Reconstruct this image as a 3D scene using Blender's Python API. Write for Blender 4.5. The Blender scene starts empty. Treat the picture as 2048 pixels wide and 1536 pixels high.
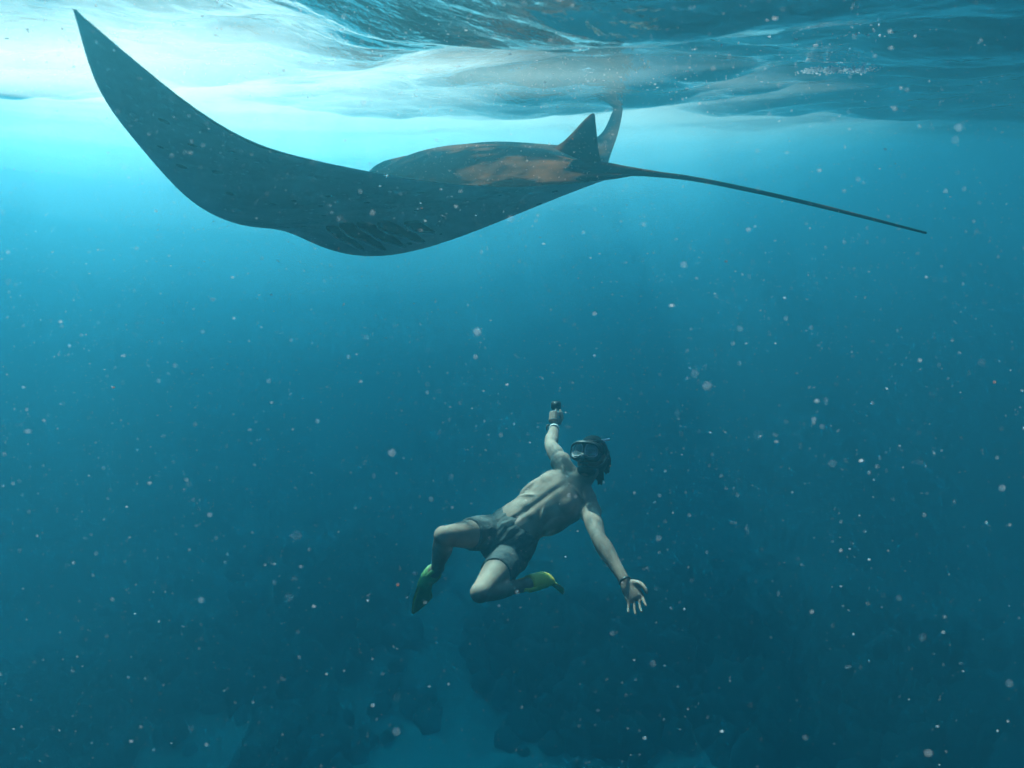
import bpy, bmesh, math, random
import numpy as np
from mathutils import Vector, Matrix, noise
from mathutils.bvhtree import BVHTree
R = math.radians
sc = bpy.context.scene
C = sc.collection

# ------------------------------------------------------------------ camera
F = 1334.0                       # focal length in pixels of the 2048 px wide photograph
PITCH = R(19.3)
CAM = Vector((0, 0, 14.5))       # metres above the sand; the water surface is 0.345 m higher
SURF = 14.845
cd = bpy.data.cameras.new('camera')
cam = bpy.data.objects.new('camera', cd)
C.objects.link(cam)
cam.location = CAM
cam.rotation_euler = (R(90) - PITCH, 0, 0)
cd.sensor_width = 36
cd.lens = 36 * F / 2048
cd.clip_start = .02
cd.clip_end = 500
cd.dof.use_dof = True
cd.dof.focus_distance = 3.4
cd.dof.aperture_fstop = 4.0
sc.camera = cam
CAMROT = cam.rotation_euler.to_matrix()

# ------------------------------------------------------------------ sky, sun, exposure
SUN_AZ, SUN_EL = R(-24), R(49)
w = bpy.data.worlds.new('World')
sc.world = w
w.use_nodes = True
nt = w.node_tree
bg = nt.nodes['Background']
sky = nt.nodes.new('ShaderNodeTexSky')
sky.sky_type = 'NISHITA'
sky.sun_disc = False
sky.sun_elevation = SUN_EL
sky.sun_rotation = SUN_AZ
nt.links.new(sky.outputs[0], bg.inputs[0])
bg.inputs[1].default_value = .07
ld = bpy.data.lights.new('sun', 'SUN')
ld.energy = 5
ld.angle = R(.6)
ld.color = (1, .90, .76)
sun = bpy.data.objects.new('sun', ld)
C.objects.link(sun)
SD = Vector((math.sin(SUN_AZ) * math.cos(SUN_EL), math.cos(SUN_AZ) * math.cos(SUN_EL), math.sin(SUN_EL)))
sun.rotation_euler = SD.to_track_quat('Z', 'Y').to_euler()
vs = sc.view_settings
vs.view_transform = 'Standard'
vs.look = 'None'
vs.gamma = 1
vs.exposure = 2.42
cy = sc.cycles
cy.use_adaptive_sampling = True
cy.adaptive_threshold = .02
cy.use_denoising = True
cy.denoiser = 'OPENIMAGEDENOISE'
cy.max_bounces = 5
cy.diffuse_bounces = 1
cy.glossy_bounces = 2
cy.volume_bounces = 1
cy.transparent_max_bounces = 48
cy.caustics_reflective = False
cy.caustics_refractive = False
cy.sample_clamp_indirect = 6

# ------------------------------------------------------------------ helpers
def link(o):
    C.objects.link(o)
    return o

def tag(o, label=None, cat=None, group=None, kind=None):
    if label: o['label'] = label
    if cat: o['category'] = cat
    if group: o['group'] = group
    if kind: o['kind'] = kind
    return o

def material(name, col, rough=.5, noise_scale=0, col2=None, bump=0, spec=.5, detail=4, lo=.35, hi=.65, **kw):
    m = bpy.data.materials.new(name)
    m.use_nodes = True
    n = m.node_tree
    b = n.nodes['Principled BSDF']
    b.inputs['Base Color'].default_value = (*col, 1)
    b.inputs['Roughness'].default_value = rough
    b.inputs['Specular IOR Level'].default_value = spec
    if noise_scale:
        tc = n.nodes.new('ShaderNodeTexCoord')
        nz = n.nodes.new('ShaderNodeTexNoise')
        nz.inputs['Scale'].default_value = noise_scale
        nz.inputs['Detail'].default_value = detail
        n.links.new(tc.outputs['Object'], nz.inputs['Vector'])
        if col2:
            cr = n.nodes.new('ShaderNodeValToRGB')
            cr.color_ramp.elements[0].position = lo
            cr.color_ramp.elements[1].position = hi
            cr.color_ramp.elements[0].color = (*col, 1)
            cr.color_ramp.elements[1].color = (*col2, 1)
            n.links.new(nz.outputs['Fac'], cr.inputs[0])
            n.links.new(cr.outputs[0], b.inputs['Base Color'])
        if bump:
            bp = n.nodes.new('ShaderNodeBump')
            bp.inputs['Strength'].default_value = 1
            bp.inputs['Distance'].default_value = bump
            n.links.new(nz.outputs['Fac'], bp.inputs['Height'])
            n.links.new(bp.outputs[0], b.inputs['Normal'])
    for k, v in kw.items():
        b.inputs[k.replace('_', ' ')].default_value = v
    return m

def obj(name, verts, faces, mat, parent=None, smooth=True, origin=None, mats=None, midx=None):
    verts = np.asarray(verts, float)
    o_ = np.array(origin if origin is not None else (0, 0, 0), float)
    me = bpy.data.meshes.new(name)
    me.from_pydata((verts - o_).tolist(), [], [list(map(int, f)) for f in faces])
    for m in (mats or [mat]): me.materials.append(m)
    if midx is not None: me.polygons.foreach_set('material_index', midx)
    me.polygons.foreach_set('use_smooth', [smooth] * len(me.polygons))
    me.update()
    o = link(bpy.data.objects.new(name, me))
    o.location = Vector(o_)
    if parent is not None:
        o.parent = parent
        o.location = Vector(o_) - parent.location
    return o

def catmull(P, n):
    """resample the rows of P to n points on a Catmull-Rom spline"""
    P = np.asarray(P, float)
    if P.ndim == 1: P = P[:, None]
    Q = np.vstack([2 * P[0] - P[1], P, 2 * P[-1] - P[-2]])
    u = np.linspace(0, len(P) - 1, n)
    i = np.minimum(u.astype(int), len(P) - 2)
    t = (u - i)[:, None]
    a, b, c, d = Q[i], Q[i + 1], Q[i + 2], Q[i + 3]
    return .5 * ((2 * b) + (-a + c) * t + (2 * a - 5 * b + 4 * c - d) * t ** 2 + (-a + 3 * b - 3 * c + d) * t ** 3)

class MB:
    """collects closed pieces of one mesh (numpy)"""
    def __init__(s): s.v = []; s.f = []; s.n = 0
    def add(s, V, Fc):
        V = np.asarray(V, float)
        s.v.append(V)
        s.f += [[i + s.n for i in f] for f in Fc]
        s.n += len(V)
    def verts(s): return np.vstack(s.v)
    def tube(s, pts, rad, hint=(0, 0, 1), seg=14, n=None, cap=.6, spline=True):
        """elliptical tube: rad = list of r or (r_side, r_hint); hint = direction of the second radius"""
        pts = np.asarray(pts, float)
        rad = np.array([(r, r) if np.isscalar(r) else r for r in rad], float)
        n = n or 5 * (len(pts) - 1) + 1
        if spline and len(pts) > 2:
            pts, rad = catmull(pts, n), np.maximum(catmull(rad, n), .0008)
        elif len(pts) == 2:
            t = np.linspace(0, 1, n)[:, None]
            pts, rad = pts[0] * (1 - t) + pts[1] * t, rad[0] * (1 - t) + rad[1] * t
        m = len(pts)
        tan = np.gradient(pts, axis=0)
        tan /= np.linalg.norm(tan, axis=1)[:, None] + 1e-12
        h = np.asarray(hint, float)
        V = []
        ang = np.arange(seg) / seg * 2 * math.pi
        def ring(p, t, r):
            hh = h - t * np.dot(h, t)
            if np.linalg.norm(hh) < 1e-3: hh = np.cross(t, (.3, .8, .5))
            hh = hh / np.linalg.norm(hh)
            sd = np.cross(t, hh)
            return p + np.outer(np.cos(ang) * r[0], sd) + np.outer(np.sin(ang) * r[1], hh)
        ends = [(-1, .5, .86), (-1, .87, .5)]
        seq = []
        r0, r1 = rad[0].mean(), rad[-1].mean()
        if cap: 
            for k, sc_ in ((.87, .5), (.5, .86)): seq.append((pts[0] - tan[0] * r0 * cap * k, tan[0], rad[0] * sc_))
        for k in range(m): seq.append((pts[k], tan[k], rad[k]))
        if cap:
            for k, sc_ in ((.5, .86), (.87, .5)): seq.append((pts[-1] + tan[-1] * r1 * cap * k, tan[-1], rad[-1] * sc_))
        for p, t, r in seq: V.append(ring(p, t, r))
        k = len(seq)
        V = np.vstack(V + [[seq[0][0] - tan[0] * r0 * cap * .13], [seq[-1][0] + tan[-1] * r1 * cap * .13]])
        Fc = []
        for i in range(k - 1):
            for j in range(seg):
                j2 = (j + 1) % seg
                Fc.append([i * seg + j, i * seg + j2, (i + 1) * seg + j2, (i + 1) * seg + j])
        a, b = k * seg, k * seg + 1
        for j in range(seg):
            j2 = (j + 1) % seg
            Fc.append([a, j2, j])
            Fc.append([b, (k - 1) * seg + j, (k - 1) * seg + j2])
        s.add(V, Fc)
    def ell(s, c, axes, r, seg=18, rings=12):
        """ellipsoid with three axis vectors and radii"""
        A = np.asarray(axes, float) * np.asarray(r, float)[:, None]
        V = [np.asarray(c) + A[2]]
        for i in range(1, rings):
            th = math.pi * i / rings
            for j in range(seg):
                ph = 2 * math.pi * j / seg
                V.append(np.asarray(c) + A[0] * math.sin(th) * math.cos(ph) + A[1] * math.sin(th) * math.sin(ph) + A[2] * math.cos(th))
        V.append(np.asarray(c) - A[2])
        Fc = []
        for j in range(seg): Fc.append([0, 1 + j, 1 + (j + 1) % seg])
        for i in range(rings - 2):
            for j in range(seg):
                a, b = 1 + i * seg + j, 1 + i * seg + (j + 1) % seg
                Fc.append([a, a + seg, b + seg, b])
        L = len(V) - 1
        o = 1 + (rings - 2) * seg
        for j in range(seg): Fc.append([o + j, L, o + (j + 1) % seg])
        s.add(V, Fc)

def remesh(mb, voxel, smooth=4, fac=.5):
    """one continuous skin over the overlapping pieces"""
    me = bpy.data.meshes.new('tmp')
    me.from_pydata(mb.verts().tolist(), [], mb.f)
    bm = bmesh.new(); bm.from_mesh(me); bmesh.ops.recalc_face_normals(bm, faces=bm.faces); bm.to_mesh(me); bm.free()
    o = link(bpy.data.objects.new('tmp', me))
    md = o.modifiers.new('r', 'REMESH'); md.mode = 'VOXEL'; md.voxel_size = voxel; md.adaptivity = 0
    if smooth:
        ms = o.modifiers.new('s', 'SMOOTH'); ms.iterations = smooth; ms.factor = fac
    dg = bpy.context.evaluated_depsgraph_get()
    ev = o.evaluated_get(dg)
    m2 = ev.to_mesh()
    V = np.empty(len(m2.vertices) * 3); m2.vertices.foreach_get('co', V)
    Fc = [list(p.vertices) for p in m2.polygons]
    ev.to_mesh_clear()
    bpy.data.objects.remove(o); bpy.data.meshes.remove(me)
    return V.reshape(-1, 3), Fc

def unit(v):
    v = np.asarray(v, float)
    return v / np.linalg.norm(v)

def px_dir(px, py):
    """world direction of a photograph pixel, scaled so that its y (forward) is 1"""
    d = CAMROT @ Vector((px - 1024, 768 - py, -F))
    return np.array(d / d.y)

def at(px, py, y):
    return np.array(CAM) + px_dir(px, py) * y

# ------------------------------------------------------------------ the water: volume, surface, added bubble veils
def volume_mat(name, density, g, col, absorb=None):
    m = bpy.data.materials.new(name)
    m.use_nodes = True
    n = m.node_tree
    n.nodes.remove(n.nodes['Principled BSDF'])
    if absorb:
        pv = n.nodes.new('ShaderNodeVolumePrincipled')
        pv.inputs['Absorption Color'].default_value = (*absorb, 1)
    else:
        pv = n.nodes.new('ShaderNodeVolumeScatter')
    pv.inputs['Color'].default_value = (*col, 1)
    pv.inputs['Density'].default_value = density
    pv.inputs['Anisotropy'].default_value = g
    n.links.new(pv.outputs[0], n.nodes['Material Output'].inputs['Volume'])
    return m

v = [(x, y, z) for x in (-70, 70) for y in (-30, 110) for z in (-1.5, 15.4)]
f = [(0, 1, 3, 2), (4, 6, 7, 5), (0, 4, 5, 1), (2, 3, 7, 6), (0, 2, 6, 4), (1, 5, 7, 3)]
haze = obj('haze', v, f, volume_mat('water volume', .225, .88, (.066, .38, .525), (0, .36, .74)), smooth=False)
tag(haze, 'clear blue sea water that everything fades into', 'water', kind='stuff')

def axis(lo, hi, c0, c1, d, g):
    a = list(np.arange(c0, c1 + d, d))
    s = d
    while a[-1] < hi: s *= g; a.append(a[-1] + s)
    s = d; b = [c0]
    while b[-1] > lo: s *= g; b.append(b[-1] - s)
    return np.array(b[:0:-1] + a)

def grid(X, Y, Z):
    ny, nx = Z.shape
    XX, YY = np.meshgrid(X, Y)
    co = np.stack([XX, YY, Z], -1).reshape(-1, 3)
    i = np.arange(ny * nx).reshape(ny, nx)
    q = np.stack([i[:-1, :-1], i[:-1, 1:], i[1:, 1:], i[1:, :-1]], -1).reshape(-1, 4)
    return co, q

rng = np.random.default_rng(7)
X = axis(-65, 65, -5, 5, .045, 1.06)
Y = axis(-25, 105, .8, 8, .045, 1.05)
XX, YY = np.meshgrid(X, Y)
Z = np.zeros_like(XX)
for k in range(48):
    lam = .20 * 1.14 ** (k % 24)
    a = rng.normal(R(72), R(36)); ph = rng.uniform(0, 6.28)
    A = .0068 * lam ** .9
    kx, ky = math.cos(a) * 6.283 / lam, math.sin(a) * 6.283 / lam
    p = kx * XX + ky * YY + ph + .6 * np.sin(.7 * XX + .4 * YY + k)
    Z += A * (1 - 2 * np.abs(np.sin(p / 2))) if k % 3 == 0 else A * np.sin(p)
m = bpy.data.materials.new('water surface'); m.use_nodes = True
n = m.node_tree; n.nodes.clear()
out = n.nodes.new('ShaderNodeOutputMaterial'); mix = n.nodes.new('ShaderNodeMixShader')
tr = n.nodes.new('ShaderNodeBsdfTransparent'); gl = n.nodes.new('ShaderNodeBsdfGlossy'); fr = n.nodes.new('ShaderNodeFresnel')
fr.inputs[0].default_value = 1.33
gl.inputs['Roughness'].default_value = .03
tr.inputs[0].default_value = (.95, .97, .98, 1)
tc = n.nodes.new('ShaderNodeTexCoord'); nz = n.nodes.new('ShaderNodeTexNoise'); bp = n.nodes.new('ShaderNodeBump')
nz.inputs['Scale'].default_value = 8; nz.inputs['Detail'].default_value = 5
bp.inputs['Distance'].default_value = .02; bp.inputs['Strength'].default_value = .95
n.links.new(tc.outputs['Object'], nz.inputs['Vector'])
n.links.new(nz.outputs[0], bp.inputs['Height'])
n.links.new(bp.outputs[0], gl.inputs['Normal']); n.links.new(bp.outputs[0], fr.inputs['Normal'])
n.links.new(fr.outputs[0], mix.inputs[0]); n.links.new(tr.outputs[0], mix.inputs[1]); n.links.new(gl.outputs[0], mix.inputs[2])
n.links.new(mix.outputs[0], out.inputs[0])
co, q = grid(X, Y, Z + SURF)
tag(obj('water_surface', co, q, m), 'rippled underside of the sea surface mirroring the ray', 'water', kind='structure')

def bubble_glow_lens(cx, cy_, rx, ry, d, density):  # white volume added for the glow and for veiling dark reflections
    NR, NA = 12, 48
    V, Fc = [], []
    for top in (0, 1):
        for i in range(NR + 1):
            r = i / NR
            for j in range(NA):
                a = j / NA * 6.2832
                k = 1 + .12 * math.sin(3 * a + 1) + .08 * math.sin(5 * a)
                z = .0 if top == 0 else -.001 - d * (1 - r * r) ** 1.3
                V.append((cx + rx * r * k * math.cos(a), cy_ + ry * r * k * math.sin(a), SURF + z))
    n_ = (NR + 1) * NA
    for t in (0, 1):
        for i in range(NR):
            for j in range(NA):
                q_ = [t * n_ + i * NA + j, t * n_ + i * NA + (j + 1) % NA, t * n_ + (i + 1) * NA + (j + 1) % NA, t * n_ + (i + 1) * NA + j]
                Fc.append(q_ if t else q_[::-1])
    for j in range(NA): Fc.append([NR * NA + j, NR * NA + (j + 1) % NA, n_ + NR * NA + (j + 1) % NA, n_ + NR * NA + j])
    o = obj('bubble_glow_veil', V, Fc, volume_mat('fine glow bubbles', density, .6, (1, 1, 1)))
    bm = bmesh.new(); bm.from_mesh(o.data)
    bmesh.ops.remove_doubles(bm, verts=bm.verts, dist=1e-5); bmesh.ops.recalc_face_normals(bm, faces=bm.faces)
    bm.to_mesh(o.data); bm.free()
    tag(o, 'milky veil of fine glow bubbles added to whiten the water under the surface', 'bubbles', 'added bubble glow veils', kind='stuff')
for args in ((-1.35, 2.45, 1.35, 1.15, .19, .42), (-1.1, 4.4, 3.2, 2.3, .12, .24), (-1.2, 5.8, 4.2, 3.4, .20, .16), (-1.5, 6.8, 5.2, 4.1, .42, .08), (-1.7, 7.6, 5.8, 4.7, .75, .05),
             (-2.0, 8.6, 6.8, 5.3, 1.3, .035), (-2.4, 10.4, 8.4, 6.6, 2.4, .020), (-2.6, 12, 10, 7.8, 3.8, .012)):
    bubble_glow_lens(*args)

# ------------------------------------------------------------------ seafloor
X = axis(-65, 65, -9, 9, .15, 1.09); Y = axis(-25, 105, 1, 17, .15, 1.09)
XX, YY = np.meshgrid(X, Y)
Z = np.array([[.5 * noise.noise(Vector((x * .22, y * .22, 3))) + .12 * noise.noise(Vector((x * 1.1, y * 1.1, 7))) for x in X] for y in Y])
co, q = grid(X, Y, Z)
sand = material('sand and rubble', (.18, .185, .16), .9, .3, (.5, .46, .37), .05, .1, 6, .36, .66)
tag(obj('seafloor', co, q, sand), 'pale sandy seabed with dark rubble', 'seabed', kind='structure')
coral = material('dark coral', (.08, .085, .08), .9, 3, (.14, .14, .12), .03, .0)
random.seed(5)
lump = MB(); lump.ell((0, 0, 0), np.eye(3), (1, 1, 1), 10, 7)
reef = MB()
def coral_mound(px, py, size, h):
    # a loose reef of many small coral heads, thinning out at its edge
    d = px_dir(px, py); t = -(CAM.z) / d[2]
    c = np.array(CAM) + d * t
    base_ = lump.verts()
    for k in range(int(50 + 60 * size)):
        r = abs(random.gauss(0, .62)) * size * 2.1; a = random.uniform(0, 6.283)
        hh = max(.05, h * 1.3 * math.exp(-(r / (size * 1.6)) ** 2))
        s_ = random.uniform(.2, .6) * (1.25 if r < size else .8)
        V = base_ * (s_ * random.uniform(.8, 1.3), s_ * random.uniform(.8, 1.3), hh * random.uniform(.6, 1.2) + s_ * .5)
        V = V * (1 + .25 * np.sin(base_[:, :1] * 5 + k) * np.cos(base_[:, 1:2] * 4 + 2 * k))
        reef.add(V + c + (r * math.cos(a), r * math.sin(a), .0), lump.f)
for a in ((285, 1370, 1.5, .5), (60, 1480, 1.6, .5), (520, 1330, 1.2, .4), (700, 1190, 2.0, .6), (590, 1500, .9, .35), (1090, 1300, 1.4, .5),
          (1350, 1270, 1.9, .7), (1230, 1400, 1.4, .5), (1530, 1450, 1.7, .6), (1760, 1340, 2.2, .7), (1950, 1490, 1.8, .6)):
    coral_mound(*a)
tag(obj('coral_reef', reef.verts(), reef.f, coral), 'dark patches of coral on the seabed, blurred by the blue water', 'coral', kind='stuff')

# ------------------------------------------------------------------ manta ray
# local frame: a = along the heading (left and away), b = along the span (towards the viewer), both in metres from the disc's middle
MC = np.array((-.267, 3.585)); MH = np.array((-.866, .5)); MU = np.array((-.5, -.866))
def loc(a, b, py):
    """planform point whose height is read off the photograph's row py"""
    xy = MC + a * MH + b * MU
    lo, hi = 0, 1536
    d = px_dir(1024 + 0, py)
    # height at that forward distance: the row fixes z / y up to the column, which is solved by two steps
    px = 1024
    for _ in range(6):
        d = px_dir(px, py); px = px + (xy[0] / xy[1] - d[0]) * F
    return np.array((xy[0], xy[1], CAM.z + d[2] * xy[1]))
LE = [at(1243, 187, 5.0), at(1223, 226, 4.95), at(1203, 270, 4.9), at(1150, 292, 4.87), loc(.3, -1.3, 286), loc(.5, -1.1, 283), loc(.7, -.8, 296),
      loc(.84, -.5, 322), loc(.95, 0, 415), loc(.92, .22, 448), loc(.84, .5, 455), loc(.70, .85, 446), loc(.5, 1.2, 402), loc(.22, 1.55, 296), loc(-.06, 1.82, 180), at(146, 18, 1.7)]
TE = [at(1249, 189, 4.99), at(1243, 238, 4.85), at(1232, 280, 4.7), at(1218, 318, 4.5), loc(-.38, -1.05, 338), loc(-.42, -.9, 342), loc(-.5, -.7, 346),
      loc(-.68, -.35, 348), loc(-.87, 0, 350), loc(-.82, .12, 361), loc(-.66, .35, 372), loc(-.55, .65, 372), loc(-.5, 1.0, 360), loc(-.47, 1.35, 331), loc(-.42, 1.7, 272), at(152, 20, 1.72)]
#      upper and lower bulge per station, metres
UP = [.004, .008, .012, .02, .025, .035, .065, .13, .165, .13, .06, .04, .03, .02, .012, .004]
LO = [.004, .008, .012, .02, .025, .03, .05, .15, .26, .225, .04, .03, .03, .02, .012, .004]
MS = .86                       # the sizes above are for a 4 m span; this animal spans about 3.4 m
NS, NC = 121, 46
le, te = catmull(LE, NS), catmull(TE, NS)
up, lo_ = np.maximum(catmull(UP, NS)[:, 0], .003), np.maximum(catmull(LO, NS)[:, 0], .003)
cc = .5 - .5 * np.cos(np.linspace(0, math.pi, NC))          # chord parameter, denser at both edges
mid = le[:, None] * (1 - cc)[None, :, None] + te[:, None] * cc[None, :, None]
du = np.gradient(mid, axis=0); dv = np.gradient(mid, axis=1)
nrm = np.cross(du, dv); nrm /= np.linalg.norm(nrm, axis=2)[..., None] + 1e-9
if nrm[NS // 2, NC // 2, 2] < 0: nrm = -nrm
shp_u = np.sin(math.pi * cc ** .95) ** .8
shp_l = np.sin(math.pi * cc ** .52) ** 1.1
upper = mid + nrm * (up[:, None] * shp_u[None])[..., None]
lower = mid - nrm * (lo_[:, None] * shp_l[None])[..., None]
for S_, it_ in ((upper, 14), (lower, 5)):
    for _ in range(it_): S_[1:-1] = .25 * S_[:-2] + .5 * S_[1:-1] + .25 * S_[2:]
V = np.vstack([upper.reshape(-1, 3), lower.reshape(-1, 3)])
Fc, mi = [], []
N1 = NS * NC
for i in range(NS - 1):
    for j in range(NC - 1):
        a, b, c_, d = i * NC + j, i * NC + j + 1, (i + 1) * NC + j + 1, (i + 1) * NC + j
        Fc.append([a, b, c_, d]); mi.append(0)
        Fc.append([N1 + d, N1 + c_, N1 + b, N1 + a]); mi.append(1)
mb = MB(); mb.add(V, Fc)
# dorsal fin: a thin swept blade on the midline just ahead of the tail
fy = 3.17
prof = [((1108, 296), (1206, 338)), ((1128, 282), (1200, 318)), ((1148, 262), (1196, 292)), ((1168, 240), (1193, 262)), ((1180, 229), (1191, 242)), ((1186, 226), (1190, 230))]
sidev = np.array((MU[0], MU[1], 0))
base = []
for q_, (l, r) in enumerate(prof):
    A_, B_ = at(*l, fy + .10), at(*r, fy)
    th = .022 * (1 - q_ / 5.6)
    ring_ = []
    for s_ in (1, -1):
        ks = np.linspace(0, 1, 8) if s_ == 1 else np.linspace(1, 0, 8)[1:-1]
        for k in ks: ring_.append(A_ * (1 - k) + B_ * k + sidev * s_ * th * math.sin(math.pi * k) ** .7)
    base.append(ring_)
L_ = len(base[0]); Vf = np.array(base).reshape(-1, 3); Ff = []
for i in range(len(prof) - 1):
    for j in range(L_): Ff.append([i * L_ + j, i * L_ + (j + 1) % L_, (i + 1) * L_ + (j + 1) % L_, (i + 1) * L_ + j])
Ff.append(list(range((len(prof) - 1) * L_, len(prof) * L_)))
mb.add(Vf, Ff); mi += [0] * len(Ff)
n0 = len(mb.f)
tail = [at(1150, 338, 3.25), at(1205, 339, 3.17), at(1250, 342, 3.12), at(1310, 348, 3.06), at(1400, 360, 2.98), at(1550, 391, 2.88), at(1700, 427, 2.8), at(1852, 466, 2.74)]
mb.tube(tail, [(.045, .045), (.038, .034), (.024, .022), (.013, .013), (.0098, .0098), (.0085, .0085), (.0068, .0068), (.0045, .0045)], seg=12, n=60)
# pelvic fins under the tail base
for s_ in (1, -1):
    root = at(1185, 356, 3.16) + sidev * s_ * .07
    mb.tube([root, root + np.array((.09, -.05, .012)) + sidev * s_ * .05, root + np.array((.16, -.09, .02)) + sidev * s_ * .06], [(.06, .016), (.045, .012), (.012, .004)], hint=(0, 0, 1))
# cephalic fins: rolled lobes ahead of the mouth
for s_ in (1, -1):
    hd = np.array((MH[0], MH[1], -.18)); r0 = (le[NS // 2 + 2] if s_ > 0 else le[NS // 2 - 4]) + np.array((0, 0, -.02))
    mb.tube([r0 - hd * .1, r0 + hd * .1, r0 + hd * .26 - np.array((0, 0, .05))], [(.05, .035), (.045, .028), (.02, .012)], hint=(0, 0, 1))
mi += [0] * (len(mb.f) - n0)
back = material('sun-dappled ray back', (.0035, .0022, .0016),   .85, 3.6, (.11, .047, .020), .003, .0, 9, .53, .76)  # copper second colour paints dappled sunlight onto the dark skin
belly = material('ray belly skin', (.24, .29, .33), .8, 3.2, (.66, .70, .73), .003, .0, 9, .34, .68)
def add_spots(m, scale, col, size):
    n = m.node_tree; b = n.nodes['Principled BSDF']
    src = b.inputs['Base Color'].links[0].from_socket
    tc = n.nodes.new('ShaderNodeTexCoord'); vo = n.nodes.new('ShaderNodeTexVoronoi'); nz = n.nodes.new('ShaderNodeTexNoise')
    vo.inputs['Scale'].default_value = scale; nz.inputs['Scale'].default_value = 5
    n.links.new(tc.outputs['Object'], vo.inputs['Vector']); n.links.new(tc.outputs['Object'], nz.inputs['Vector'])
    mul = n.nodes.new('ShaderNodeMath'); mul.operation = 'MULTIPLY'; mul.inputs[1].default_value = size * 2
    n.links.new(nz.outputs['Fac'], mul.inputs[0])
    lt = n.nodes.new('ShaderNodeMath'); lt.operation = 'LESS_THAN'
    n.links.new(vo.outputs['Distance'], lt.inputs[0]); n.links.new(mul.outputs[0], lt.inputs[1])
    mx = n.nodes.new('ShaderNodeMix'); mx.data_type = 'RGBA'
    n.links.new(lt.outputs[0], mx.inputs['Factor']); n.links.new(src, mx.inputs['A']); mx.inputs['B'].default_value = (*col, 1)
    n.links.new(mx.outputs['Result'], b.inputs['Base Color'])
add_spots(belly, 26, (.75, .78, .8), .14)
add_spots(belly, 9, (.05, .06, .07), .12)
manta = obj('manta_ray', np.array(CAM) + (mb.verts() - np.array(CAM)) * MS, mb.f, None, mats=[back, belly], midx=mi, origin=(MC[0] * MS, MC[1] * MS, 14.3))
bm = bmesh.new(); bm.from_mesh(manta.data); bmesh.ops.remove_doubles(bm, verts=bm.verts, dist=.0008)
bmesh.ops.recalc_face_normals(bm, faces=bm.faces); bm.to_mesh(manta.data)
tag(manta, 'huge manta ray gliding just under the surface, wings raised and long thin tail trailing', 'manta ray')
# gill slits: five dark gashes, laid on the belly where the photograph shows them
bvh = BVHTree.FromBMesh(bm); bm.free()
slit_mat = material('gill slit', (.002, .003, .003), .9, 30, (.006, .007, .008), .003, 0)
edge_mat = material('gill flap', (.66, .70, .71), .8, 20, (.75, .78, .79), .002, 0)
org = manta.location
for (x0, y0), (x1, y1), wd in (((808, 446), (870, 464), 9), ((754, 447), (850, 483), 10.5), ((713, 447), (812, 494), 11), ((678, 449), (772, 499), 11), ((652, 454), (728, 498), 9.5)):
    top_, bot_, ok = [], [], True
    K = 15
    for i in range(K):
        t = i / (K - 1)
        x = x0 + (x1 - x0) * t; y = y0 + (y1 - y0) * t ** 1.25
        hw = wd * math.sin(math.pi * (.04 + .94 * t) ** .8) ** .75 * (1 + .18 * math.sin(9 * t + x0))
        for s_, L_ in ((-1, top_), (1, bot_)):
            d = Vector(px_dir(x + .35 * hw * -s_ * .6, y + s_ * hw)).normalized()
            h = bvh.ray_cast(Vector(CAM) - org, d)
            L_.append(None if h[0] is None else np.array(h[0] + h[1] * .002 * (1 if h[1].dot(d) < 0 else -1) + org))
    prs = [(a, b) for a, b in zip(top_, bot_) if a is not None and b is not None]
    if len(prs) < 4: print('slit lost'); continue
    V_ = []; F_ = []
    nrm_ = unit(np.array(CAM) - prs[len(prs) // 2][0])
    for i, (a, b) in enumerate(prs):
        for k in range(5):
            t = k / 4
            V_.append(a * (1 - t) + b * t + nrm_ * .004 * math.sin(math.pi * t))
    for i in range(len(prs) - 1):
        for k in range(4): F_.append([i * 5 + k, i * 5 + k + 1, (i + 1) * 5 + k + 1, (i + 1) * 5 + k])
    obj('gill_slit', V_, F_, slit_mat, parent=manta, origin=prs[len(prs) // 2][0])
    mb2 = MB(); mb2.tube([b for a, b in prs], [.002] + [.0075] * (len(prs) - 2) + [.002], seg=8)
    obj('gill_flap', mb2.verts(), mb2.f, edge_mat, parent=manta, origin=prs[0][1])

# ------------------------------------------------------------------ the free diver, built in camera axes (x right, y up, z towards the viewer) about a point 3.8 m away
D0 = 3.8
def cp(px, py, dz=0.0):
    D = D0 - dz
    return np.array(((px - 1024) / F * D, (768 - py) / F * D, dz))
def reach(prev, px, py, length, sign):
    """the joint on pixel (px,py) that lies `length` from prev, nearer (+1) or farther (-1)"""
    best = None
    for dz in np.linspace(prev[2], prev[2] + sign * length * 1.2, 200):
        p = cp(px, py, dz); e = abs(np.linalg.norm(p - prev) - length)
        if best is None or e < best[0]: best = (e, p)
    return best[1]
M3 = np.array(CAMROT)
def to_world(V): return (np.asarray(V) + np.array((0, 0, -D0))) @ M3.T + np.array(CAM)

T = unit((.84, .55, -.05)); U = unit(np.array((-.55, .84, 0)) - T * np.dot(T, (-.55, .84, 0)))
Zc = np.cross(U, T) * -1
if Zc[2] < 0: Zc = -Zc
Fr = unit(math.cos(R(34)) * Zc + math.sin(R(34)) * U)
Lx = np.cross(T, Fr)
NAVEL = cp(1027, 1038, .07)
nv = NAVEL - .098 * Fr
pel = cp(1013, 1083, -.02)
shc = nv + .395 * T
sh_l = shc + .165 * Lx - .01 * T
sh_r = shc - .165 * Lx + .01 * T
el_l = reach(sh_l, 1197, 1076, .29, 1); wr_l = reach(el_l, 1250, 1163, .27, 1)
el_r = reach(sh_r, 1101, 890, .27, -1); wr_r = reach(el_r, 1109, 853, .25, -1)
hip_l = pel + .088 * Lx - .03 * T; hip_r = pel - .088 * Lx - .03 * T
kn_l = reach(hip_l, 962, 1184, .42, 1); an_l = reach(kn_l, 1046, 1171, .39, -1)
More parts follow.
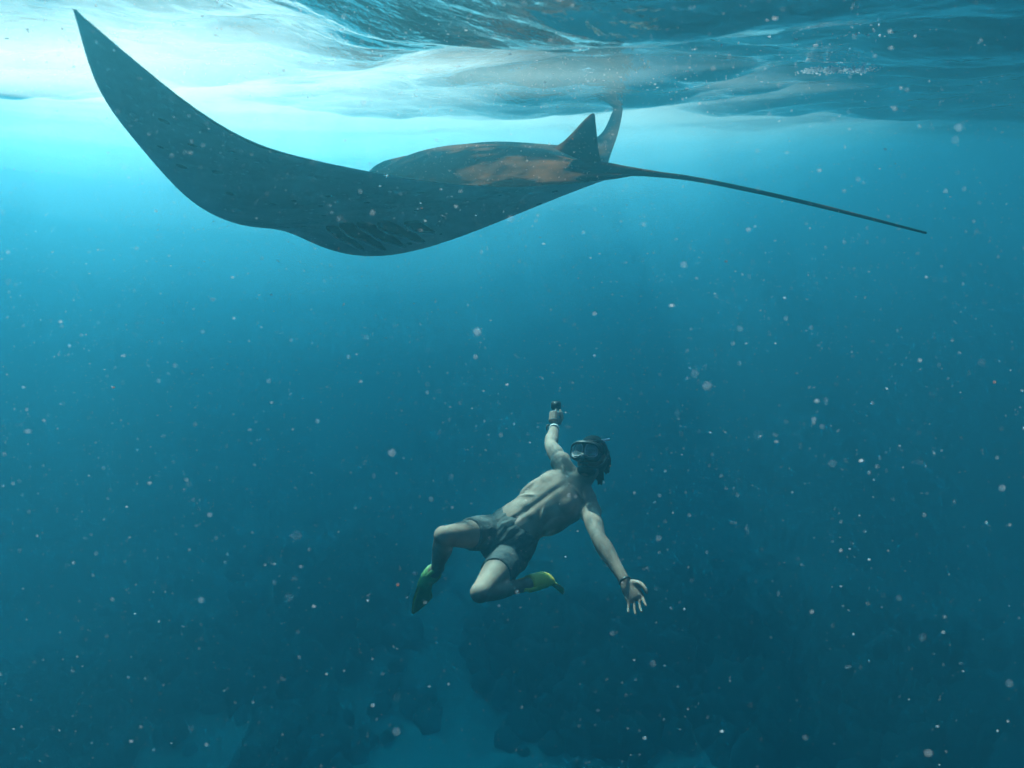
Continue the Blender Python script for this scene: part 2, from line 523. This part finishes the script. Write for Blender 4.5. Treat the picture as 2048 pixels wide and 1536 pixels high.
kn_r = reach(hip_r, 888, 1072, .42, 1); an_r = reach(kn_r, 874, 1138, .38, -1)
head_c = cp(1181, 915, shc[2] + .02)
Hf = unit((-.42, .22, .88)); Hu = np.array((.12, .95, -.2)); Hu = unit(Hu - Hf * np.dot(Hu, Hf)); Hl = np.cross(Hu, Hf)
def hp(l, u, f_): return head_c + Hl * l + Hu * u + Hf * f_
HA = (Hl, Hf, Hu)

skin = material('skin', (.27, .175, .135), .6, 14, (.36, .245, .19), .0015, .15)
def torso(mb, g=0.0, only_low=False):
    pts, rad = [], []
    rows = [(-.20, .10, .085), (-.11, .155, .115), (-.02, .148, .105), (.06, .138, .098), (.14, .145, .102), (.23, .168, .112), (.31, .172, .112), (.375, .135, .09), (.42, .085, .07)]
    for t, a, b in rows:
        if only_low and t > .0: continue
        base_ = nv + T * t
        k = min(1, max(0, -t / .11))
        c_ = base_ * (1 - k) + (pel + T * (t + .11)) * k if t < 0 else base_
        pts.append(c_); rad.append((a + g, b + g))
    mb.tube(pts, rad, hint=Fr, seg=32, n=40)
body = MB(); torso(body)
TA = (Lx, Fr, T)
for s_ in (1, -1):
    body.ell(nv + T * .285 + Lx * s_ * .062 + Fr * .072, TA, (.075, .034, .062))          # chest
    body.ell(nv + T * .20 + Lx * s_ * .125 + Fr * .0, TA, (.045, .075, .12))              # flank
    for t in (.10, .165): body.ell(nv + T * t + Lx * s_ * .030 + Fr * .080, TA, (.036, .022, .042))
    body.tube([nv + T * .375 + Lx * s_ * .02 + Fr * .078, nv + T * .385 + Lx * s_ * .085 + Fr * .072, sh_l + Fr * .03 if s_ > 0 else sh_r + Fr * .03], [.010, .010, .009], seg=8)   # collar bone
    body.tube([nv + T * .20 + Lx * s_ * .02 + Fr * .095, nv + T * .15 + Lx * s_ * .07 + Fr * .088, nv + T * .085 + Lx * s_ * .122 + Fr * .045], [.010, .011, .010], seg=8)   # rib arch
    for t in (.14, .185, .23): body.tube([nv + T * t + Lx * s_ * .10 + Fr * .068, nv + T * (t - .02) + Lx * s_ * .146 + Fr * .01], [.012, .012], seg=8)
    body.ell(pel - T * .03 + Lx * s_ * .075 - Fr * .06, TA, (.085, .085, .095))           # seat
sh = {1: sh_l, -1: sh_r}
for s_, el, wr in ((1, el_l, wr_l), (-1, el_r, wr_r)):
    S = sh[s_]
    body.tube([nv + T * .41 + Lx * s_ * .05, nv + T * .405 + Lx * s_ * .11, S], [(.06, .05), (.055, .055), (.055, .055)], hint=Fr)   # trapezius to shoulder
    ua = unit(el - S); fa = unit(wr - el)
    body.ell(S + ua * .03, TA, (.057, .055, .064))
    body.tube([S, S + ua * .09, S + ua * .16, S + ua * .22, el], [.056, .05, .05, .044, .039], hint=(0, 0, 1))
    body.tube([el, el + fa * .05, el + fa * .10, el + fa * .18, wr], [(.039, .039), (.044, .042), (.043, .038), (.033, .029), (.028, .022)], hint=(0, 0, 1))
for hip, kn, an, s_ in ((hip_l, kn_l, an_l, 1), (hip_r, kn_r, an_r, -1)):
    th = unit(kn - hip); shn = unit(an - kn); bk = unit(shn - th)
    L1, L2 = np.linalg.norm(kn - hip), np.linalg.norm(an - kn)
    body.tube([hip, hip + th * L1 * .25, hip + th * L1 * .55, hip + th * L1 * .85, kn], [.09, .088, .078, .06, .054], hint=(0, 0, 1), seg=22)
    body.ell(kn - bk * .008, np.eye(3), (.053, .053, .053))
    body.tube([kn, kn + shn * L2 * .22 + bk * .012, kn + shn * L2 * .4 + bk * .014, kn + shn * L2 * .75, an], [.05, .055, .055, .04, .034], hint=(0, 0, 1), seg=20)
# neck and head
body.tube([nv + T * .39 + Fr * .0, nv + T * .44 + (head_c - shc) * .18, head_c - Hu * .06 - Hf * .015], [(.07, .065), (.058, .06), (.055, .06)], hint=Fr, seg=22)
body.ell(hp(0, .025, -.012), HA, (.076, .097, .092)); body.ell(hp(0, -.035, .03), HA, (.062, .066, .075)); body.ell(hp(0, -.088, .062), HA, (.034, .03, .026))
body.tube([hp(0, .015, .088), hp(0, -.012, .108), hp(0, -.028, .104)], [.012, .016, .015]); body.ell(hp(0, .032, .075), HA, (.058, .02, .014))
body.ell(hp(0, -.056, .092), HA, (.024, .009, .007)); body.ell(hp(0, -.067, .09), HA, (.021, .009, .007))
for s_ in (1, -1): body.ell(hp(s_ * .078, -.003, -.005), HA, (.011, .02, .032))
# open left hand, palm to the viewer, fingers hanging
hd = unit(cp(1272, 1198, wr_l[2] + .055) - wr_l); hs = unit(np.cross(hd, (0, 0, 1))); hn = np.cross(hs, hd)
if hs[0] < 0: hs = -hs
fd = unit(np.array((.15, -.86, .48)))
pc = wr_l + hd * .048
body.tube([wr_l, wr_l + hd * .03, wr_l + hd * .065, wr_l + hd * .09], [(.028, .02), (.04, .017), (.044, .015), (.042, .012)], hint=(0, 0, 1), seg=16)
for k, (off, ln, bend) in enumerate(((.039, .068, .03), (.0135, .078, .02), (-.0135, .072, .02), (-.038, .055, .015))):
    r0 = wr_l + hd * (.085 - abs(off) * .25) + hs * off
    body.tube([r0 - hd * .01, r0 + unit(hd + fd) * ln * .42, r0 + fd * ln * .75 + hs * off * .12 + np.array((0, 0, bend * .5)), r0 + fd * ln + hs * off * .2 + np.array((0, 0, bend))], [.0088, .0084, .0078, .007], seg=10)
tb = wr_l + hd * .025 + hs * .03
body.tube([tb, tb + hs * .026 + hd * .018 + np.array((0, 0, .012)), tb + hs * .034 + hd * .045 + np.array((0, 0, .02)), tb + hs * .03 + hd * .07 + np.array((0, 0, .02))], [.017, .0135, .011, .0085], seg=10)
# right hand closed on the camera grip
gd = unit(cp(1111, 834, wr_r[2] - .04) - wr_r); fa = unit(wr_r - el_r)
palm = wr_r + gd * .05
body.tube([wr_r, wr_r + gd * .03, wr_r + gd * .07, wr_r + gd * .09], [(.028, .022), (.036, .022), (.04, .022), (.034, .018)], hint=(1, 0, 0), seg=16)
gx = np.array((1., 0, 0)); gx = unit(gx - gd * np.dot(gx, gd)); gz = np.cross(gx, gd)
if gz[2] < 0: gz = -gz
for k in range(4):
    o_ = wr_r + gd * (.088 - .0185 * k) 
    r_ = .03 - .002 * k
    body.tube([o_ + gx * -.03, o_ + gx * -.034 + gz * .026, o_ + gx * -.01 + gz * .04, o_ + gx * .012 + gz * .034, o_ + gx * .016 + gz * .018], [.0105, .0105, .0098, .009, .0078], seg=10)
body.tube([wr_r + gd * .03 + gx * .03, wr_r + gd * .06 + gx * .042 + gz * .012, wr_r + gd * .09 + gx * .036 + gz * .026, wr_r + gd * .112 + gx * .024 + gz * .03], [.016, .013, .0115, .009], seg=10)
# feet
def foot(an, toe, heel_dir):
    body.tube([an + heel_dir * .03, an + (toe - an) * .35, toe - (toe - an) * .25, toe], [.036, .038, .036, .026], seg=16)
toe_l = reach(an_l, 1091, 1158, .19, -1); toe_r = reach(an_r, 852, 1160, .18, -1)
hl_l = unit(an_l - toe_l); hl_r = unit(an_r - toe_r)
foot(an_l, toe_l, hl_l); foot(an_r, toe_r, hl_r)
Vb, Fb = remesh(body, .005, 6)
# navel and the shallow midline furrow of the belly and breastbone
rel = Vb - nv
tt, ll, ff = rel @ T, rel @ Lx, rel @ Fr
fur = np.exp(-(ll / .016) ** 2) * np.clip((tt + .06) / .05, 0, 1) * np.clip((.36 - tt) / .05, 0, 1) * (ff > .03)
nav = np.exp(-((tt - .0) / .016) ** 2 - (ll / .010) ** 2) * (ff > .03)
Vb = Vb - np.outer(fur * .007 + nav * .022, Fr)
PO = to_world(pel)
person = obj('person', to_world(Vb), Fb, skin, origin=PO)
tag(person, 'free diver in swim shorts leaning back with both arms spread, face turned up', 'person')
# swim shorts
srt = MB(); torso(srt, .013, True)
for s_ in (1, -1): srt.ell(pel - T * .03 + Lx * s_ * .075 - Fr * .06, TA, (.098, .098, .108))
for hip, kn, fr_ in ((hip_l, kn_l, .50), (hip_r, kn_r, .52)):
    th = kn - hip
    srt.tube([hip, hip + th * .3, hip + th * fr_], [.104, .098, .090], hint=(0, 0, 1), seg=24, cap=.02)
Vs, Fs = remesh(srt, .006, 3)
for i in range(len(Vs)):
    p = Vector(Vs[i])
    q_ = Vector((p.dot(Vector(T)) * 9, p.dot(Vector(Lx)) * 26, p.dot(Vector(Fr)) * 26))
    k = noise.noise(q_) * .008 + noise.noise(q_ * 2.3) * .004
    Vs[i] += unit(Vs[i] - pel) * k
cloth = material('swim shorts cloth', (.075, .08, .08), .85, 40, (.12, .125, .12), .002, .1)
shorts = obj('swim_shorts', to_world(Vs), Fs, cloth, parent=person, origin=PO)
cord = material('drawstring', (.6, .6, .56), .8)
ds = MB(); kn0 = pel + T * .055 + Fr * .125
for s_ in (1, -1):
    ds.tube([kn0, kn0 + Lx * s_ * .03 + T * .012 + Fr * .01, kn0 + Lx * s_ * .04 - T * .02 + Fr * .006, kn0], [.004, .005, .005, .004], seg=8)
    ds.tube([kn0, kn0 - T * .05 + Lx * s_ * .012 + Fr * .012, kn0 - T * .12 + Lx * (s_ * .02 - .01) + Fr * .0], [.004, .004, .004], seg=8)
ds.ell(kn0 + Fr * .006, TA, (.012, .010, .012))
obj('drawstring', to_world(ds.verts()), ds.f, cord, parent=shorts, origin=to_world(kn0))
# hair and beard
hair = MB()
hair.ell(hp(0, .038, -.028), HA, (.086, .098, .094)); hair.ell(hp(.006, -.02, -.058), HA, (.076, .055, .065))
random.seed(11)
for k in range(60):
    a = random.uniform(-1.4, 1.4); s0 = hp(.07 * math.sin(a), random.uniform(-.03, .05), -.06 - .04 * math.cos(a))
    hair.tube([s0, s0 - Hu * .05 - Hf * .02 + Hl * .02 * math.sin(a), s0 - Hu * random.uniform(.05, .075) + Hl * random.uniform(-.01, .03) - Hf * .03], [.013, .009, .003], seg=8)
for k in range(9):
    s0 = hp(.028 + .004 * k, -.07, -.05); hair.tube([s0, s0 - Hu * .035 + Hl * .004 * (k % 3), s0 - Hu * (.05 + .012 * ((k * 5) % 4)) + Hl * (.004 + .006 * ((k * 7) % 3))], [.010, .007, .003], seg=8)
Vh, Fh = remesh(hair, .005, 1)
dark_hair = material('dark hair', (.010, .009, .009), .6, 60, (.022, .020, .018), .004, .3)
obj('hair', to_world(Vh), Fh, dark_hair, parent=person, origin=to_world(head_c))
brd = MB(); brd.ell(hp(0, -.075, .045), HA, (.056, .055, .04)); brd.ell(hp(0, -.042, .098), HA, (.03, .010, .008))
Vh, Fh = remesh(brd, .005, 1)
obj('beard', to_world(Vh), Fh, dark_hair, parent=person, origin=to_world(hp(0, -.075, .045)))

# ------------------------------------------------------------------ gear
black = material('black rubber', (.012, .013, .014), .4, 30, (.02, .021, .022), .001, .5)
grey = material('grey plastic', (.6, .63, .64), .35)
def part(name, mb, mat, parent, at_): return obj(name, to_world(mb.verts()), mb.f, mat, parent=parent, origin=to_world(at_))
def empty(name, p, label, cat, group=None):
    o = link(bpy.data.objects.new(name, None)); o.location = Vector(to_world(p)); o.empty_display_size = .1
    return tag(o, label, cat, group)
mc_ = hp(0, .022, .11)
mask = empty('diving_mask', mc_, 'black diving mask with clear lens strapped over the diver\'s face', 'mask')
def rr(t, w_, h_):                       # rounded mask outline with a notch for the nose
    c, s_ = math.cos(t), math.sin(t)
    x = w_ * math.copysign(abs(c) ** .6, c); y = h_ * math.copysign(abs(s_) ** .7, s_)
    if s_ < 0: y += .026 * math.exp(-(x / .024) ** 2)
    return x, y
def on_face(x, y, o_=0): return hp(x, .022 + y, .118 - 4.2 * x * x + o_)
fm = MB(); K = 44
for w_, h_, o_, r_ in ((.082, .046, .012, .006), (.086, .05, -.004, .009)):
    P_ = [on_face(*rr(2 * math.pi * k / K, w_, h_), o_) for k in range(K + 1)]
    fm.tube(P_, [r_] * (K + 1), hint=Hf, seg=10, n=K * 2, cap=0)
part('frame', fm, black, mask, mc_)
sk = MB(); V_ = []; F_ = []
for k in range(K):
    x, y = rr(2 * math.pi * k / K, .084, .048); V_.append(on_face(x, y, .008)); x2, y2 = rr(2 * math.pi * k / K, .076, .056); V_.append(hp(x2, .022 + y2, .062 - 4.5 * x2 * x2))
for k in range(K): F_.append([2 * k, 2 * k + 1, (2 * k + 3) % (2 * K), (2 * k + 2) % (2 * K)])
sk.add(V_, F_); part('skirt', sk, black, mask, mc_)
glass = material('mask glass', (.75, .8, .82), .03, spec=.9, Transmission_Weight=.75, IOR=1.45)
for s_ in (1, -1):
    ln = MB(); V_ = [on_face(s_ * .041, .006, .010)]; F_ = []
    for k in range(24):
        a = 2 * math.pi * k / 24; x = s_ * .042 + .034 * math.copysign(abs(math.cos(a)) ** .7, math.cos(a)); y = .006 + .036 * math.copysign(abs(math.sin(a)) ** .7, math.sin(a))
        V_.append(on_face(x, y, .010))
    for k in range(24): F_.append([0, 1 + k, 1 + (k + 1) % 24])
    ln.add(V_, F_); part('lens', ln, glass, mask, on_face(s_ * .041, .006, .010))
    rim = MB(); rim.tube(V_[1:] + [V_[1]], [.0028] * 25, seg=6, n=60, cap=0); part('lens_rim', rim, grey, mask, V_[0])
ns = MB(); ns.ell(hp(0, -.012, .118), HA, (.019, .022, .026)); part('nose_pocket', ns, black, mask, hp(0, -.012, .118))
stp = MB(); P_ = [hp(.096 * math.sin(a), .035 + .012 * math.cos(a), -.02 - .112 * math.cos(a)) for a in np.linspace(-1.9, 1.9, 15)]
stp.tube(P_, [(.003, .011)] * 15, hint=Hu, seg=10, cap=0); part('strap', stp, black, mask, P_[7])
mouth = hp(.01, -.062, .10)
snk = empty('snorkel', mouth, 'thin snorkel tube with pale tip along the diver\'s head', 'snorkel')
tip = cp(1218, 879, head_c[2] + .0); tip0 = cp(1188, 884, head_c[2] + .05)
s2 = MB(); s2.tube([mouth, hp(.055, -.066, .09), hp(.096, -.03, .05), hp(.104, .03, .02), hp(.07, .09, .03), tip0, tip0 + (tip - tip0) * .3], [.009] * 7, seg=10); part('tube', s2, black, snk, mouth)
s2 = MB(); s2.tube([tip0 + (tip - tip0) * .25, tip], [.0075, .0075], seg=10); part('tip', s2, material('pale plastic', (.65, .68, .68), .4), snk, tip)
s2 = MB(); s2.ell(hp(.004, -.062, .098), HA, (.022, .012, .012)); part('mouthpiece', s2, black, snk, mouth)

yel = material('yellow fin rubber', (.92, .62, .08), .5, 20, (.95, .68, .12), .001)
hazed = material('lime fin rubber', (.22, .42, .13), .5, 20, (.27, .48, .17), .001)  # yellow pocket with the green cast of light and haze painted in
green = material('olive fin rubber', (.30, .28, .05), .5, 20, (.38, .34, .07), .001)
def fin(an, toe, blade_end, heel, label, topn, yel):
    root = empty('swim_fin', an, label, 'fin', 'pair of swim fins')
    d = unit(toe - an); nrm_ = unit(topn - d * np.dot(topn, d)); sd = np.cross(d, nrm_)
    p = MB(); p.tube([an + d * .05, an + d * .11, toe - d * .02, toe + d * .03], [(.046, .05), (.05, .05), (.052, .042), (.052, .024)], hint=nrm_, seg=18, cap=.15); part('foot_pocket', p, yel, root, an)
    L_ = np.linalg.norm(blade_end - toe); bd = unit(blade_end - toe)
    V_, F_ = [], []; n_ = 14; W = 9
    for k in range(n_):
        t = k / (n_ - 1); c_ = toe * (1 - t) + blade_end * t + d * .06 * math.sin(math.pi * t) * .6
        tn = unit(bd + d * (.5 - t) * .4); sd2 = unit(np.cross(tn, np.cross(sd, tn)))
        sd2 = unit(sd - tn * np.dot(sd, tn)); n2 = np.cross(tn, sd2)
        hw = .05 + .032 * t ** .8
        for q_ in range(W):
            u_ = -1 + 2 * q_ / (W - 1); th = .010 if abs(u_) > .85 else .004 + .003 * (q_ % 2)
            for s_ in (1, -1): V_.append(c_ + sd2 * hw * u_ + n2 * s_ * th * (1 - .5 * t) - tn * .03 * t * abs(u_) ** 3)
    R_ = 2 * W
    for k in range(n_ - 1):
        for q_ in range(W - 1):
            for s_ in (0, 1):
                a = k * R_ + 2 * q_ + s_; F_.append([a, a + 2, a + 2 + R_, a + R_] if s_ == 0 else [a, a + R_, a + 2 + R_, a + 2])
        for q_ in (0, W - 1):
            a = k * R_ + 2 * q_; F_.append([a, a + 1, a + 1 + R_, a + R_])
    for k in (0, n_ - 1):
        for q_ in range(W - 1): a = k * R_ + 2 * q_; F_.append([a, a + 1, a + 3, a + 2])
    b = MB(); b.add(V_, F_); part('blade', b, green, root, toe)
    hs_ = MB(); hc = an + heel * .045
    hs_.tube([an + d * .06 + sd * .05, an + sd * .047, hc + sd * .02, hc - sd * .02, an - sd * .047, an + d * .06 - sd * .05], [(.005, .011)] * 6, hint=nrm_, seg=8); part('heel_strap', hs_, yel, root, hc)
    return root
fin(an_l, toe_l, cp(1106, 1172, toe_l[2] - .36), hl_l, 'swim fin with yellow foot pocket on the foot folded back behind the knee', np.array((-.1, .8, .5)), yel)
fin(an_r, toe_r, cp(845, 1214, toe_r[2] - .30), hl_r, 'swim fin with lime foot pocket hanging below the raised knee', np.array((.1, .85, .5)), hazed)

cam_c = cp(1112, 811, wr_r[2] - .10)
ac = empty('action_camera', cam_c, 'small black action camera on a grip in the diver\'s raised hand', 'camera')
g_ = MB(); g_.tube([wr_r + gd * .03 + gz * .018, wr_r + gd * .10 + gz * .018, cam_c - np.array((0, .02, 0))], [.013, .012, .009], seg=12); part('grip', g_, black, ac, wr_r + gd * .05)
bx = bmesh.new(); bmesh.ops.create_cube(bx, size=1); bmesh.ops.scale(bx, vec=(.066, .058, .042), verts=bx.verts); bmesh.ops.bevel(bx, geom=bx.edges[:], offset=.008, segments=3, affect='EDGES')
g_ = MB(); bx.verts.ensure_lookup_table(); g_.add([np.array(v_.co) + cam_c for v_ in bx.verts], [[v_.index for v_ in f_.verts] for f_ in bx.faces]); bx.free(); part('housing', g_, black, ac, cam_c)
g_ = MB(); g_.tube([cam_c + np.array((.014, .010, .018)), cam_c + np.array((.014, .010, .029))], [.014, .014], seg=16, cap=.1); part('lens', g_, material('camera lens', (.03, .04, .05), .1, spec=.8), ac, cam_c + np.array((.014, .01, .02)))

def band(p, d, r, w_, mat, label):
    d = unit(d); e = unit(np.cross(d, (0, .3, 1))); g2 = np.cross(d, e)
    K = 20; mb_ = MB(); mb_.tube([p + (e * math.cos(2 * math.pi * k / K) + g2 * math.sin(2 * math.pi * k / K)) * r for k in range(K + 1)], [(.003, w_)] * (K + 1), hint=d, seg=8, n=60, cap=0)
    o = obj('wristband', to_world(mb_.verts()), mb_.f, mat, origin=to_world(p)); return tag(o, label, 'wristband')
band(wr_l - unit(wr_l - el_l) * .004, wr_l - el_l, .030, .007, black, 'thin black band on the wrist of the lowered open hand')
band(wr_r - fa * .03, wr_r - el_r, .0315, .009, material('white band', (.7, .7, .66), .6), 'pale band around the wrist of the raised arm')
lan = MB(); l0 = wr_r - gx * .03
lan.tube([l0 + gx * .02, l0 - gx * .012 + gz * .012, l0 - gx * .022 - gd * .02 + gz * .01, l0 - gx * .018 - gd * .035], [.005, .006, .006, .003], seg=8)
tag(obj('lanyard', to_world(lan.verts()), lan.f, black, origin=to_world(l0)), 'short dark lanyard dangling at the raised wrist', 'lanyard')

# ------------------------------------------------------------------ drifting specks and the added foam
rng = np.random.default_rng(21)
def specks(name, N, box_, r0, r1, mat, label, cat, near=.6, cluster=False):
    lo, hi = np.array(box_[0]), np.array(box_[1])
    P_ = rng.uniform(lo, hi, (N, 3))
    if cluster:                       # denser in the lit water under the surface, thinning downwards and to the right
        P_[:, 0] = rng.normal(-.35, 1.1, N); P_[:, 2] = hi[2] - np.abs(rng.normal(0, .85, N))
        P_ = P_[(P_ > lo).all(1) & (P_ < hi).all(1)]
    P_ = P_[np.linalg.norm(P_ - np.array(CAM), axis=1) > near]
    r = r0 * (r1 / r0) ** (rng.random(len(P_)) ** 2.9)
    g_ = 1.618; base_ = np.array([(-1, g_, 0), (1, g_, 0), (-1, -g_, 0), (1, -g_, 0), (0, -1, g_), (0, 1, g_), (0, -1, -g_), (0, 1, -g_), (g_, 0, -1), (g_, 0, 1), (-g_, 0, -1), (-g_, 0, 1)]) / 1.9
    fc = np.array([(0, 11, 5), (0, 5, 1), (0, 1, 7), (0, 7, 10), (0, 10, 11), (1, 5, 9), (5, 11, 4), (11, 10, 2), (10, 7, 6), (7, 1, 8), (3, 9, 4), (3, 4, 2), (3, 2, 6), (3, 6, 8), (3, 8, 9), (4, 9, 5), (2, 4, 11), (6, 2, 10), (8, 6, 7), (9, 8, 1)])
    st = rng.uniform(.6, 1.3, (len(P_), 1, 3)); st[:, :, 0] *= 1 + 1.4 * (rng.random((len(P_), 1)) > .8)
    V_ = (base_[None] * st * r[:, None, None] + P_[:, None]).reshape(-1, 3)
    F_ = (fc[None] + 12 * np.arange(len(P_))[:, None, None]).reshape(-1, 3)
    return tag(obj(name, V_, F_, mat), label, cat, kind='stuff')
pm = bpy.data.materials.new('speck'); pm.use_nodes = True; n = pm.node_tree; n.nodes.clear()
o1 = n.nodes.new('ShaderNodeOutputMaterial'); mx = n.nodes.new('ShaderNodeMixShader'); df = n.nodes.new('ShaderNodeBsdfDiffuse'); tl = n.nodes.new('ShaderNodeBsdfTranslucent')
df.inputs[0].default_value = (.74, .79, .82, 1); tl.inputs[0].default_value = (.74, .79, .82, 1)
n.links.new(df.outputs[0], mx.inputs[1]); n.links.new(tl.outputs[0], mx.inputs[2]); n.links.new(mx.outputs[0], o1.inputs[0])
Z0 = CAM.z
snow = 'fine white specks of plankton drifting all through the water'
specks('marine_snow', 36000, ((-2.8, .6, Z0 - 2.4), (2.8, 4.0, Z0 + .28)), .0004, .0013, pm, snow, 'plankton', cluster=True)
specks('marine_snow', 2600, ((-3.2, .9, Z0 - 3.2), (3.2, 5.5, Z0 + .28)), .0005, .0015, pm, snow, 'plankton')
specks('marine_snow', 150, ((-.45, .3, Z0 - .45), (.45, .75, Z0 + .2)), .0004, .0012, pm, snow, 'plankton', near=.3)
specks('surface_bubbles', 2600, ((-2.2, 1.3, SURF - .11), (1.0, 4.5, SURF - .02)), .0008, .0034, pm, 'small white air bubbles clinging under the rippled surface', 'bubbles')
rust = material('reddish speck', (.55, .16, .06), .8)
specks('plankton_fleck', 30, ((-1.2, .45, Z0 - .9), (1.2, 1.9, Z0 + .25)), .0010, .0028, rust, 'sparse reddish flecks drifting among the white specks', 'plankton')
# a thin line of foam beads, added to stand for sunlight through the surface
fb = MB(); c0 = at(1612, 116, 3.0); c1 = at(1745, 119, 3.0)
for k in range(520):
    t = rng.random(); p = c0 * (1 - t) + c1 * t + np.array((0, rng.normal(0, .05), 0)); p[2] = SURF - .035 + rng.normal(0, .005)
    r_ = rng.uniform(.0014, .0042); fb.ell(p, np.eye(3), (r_, r_, r_ * .7), 6, 4)
tag(obj('glint_streak', fb.verts(), fb.f, pm), 'thin white streak of foam beads standing in for sunlight on the rippled surface', 'glint', kind='stuff')
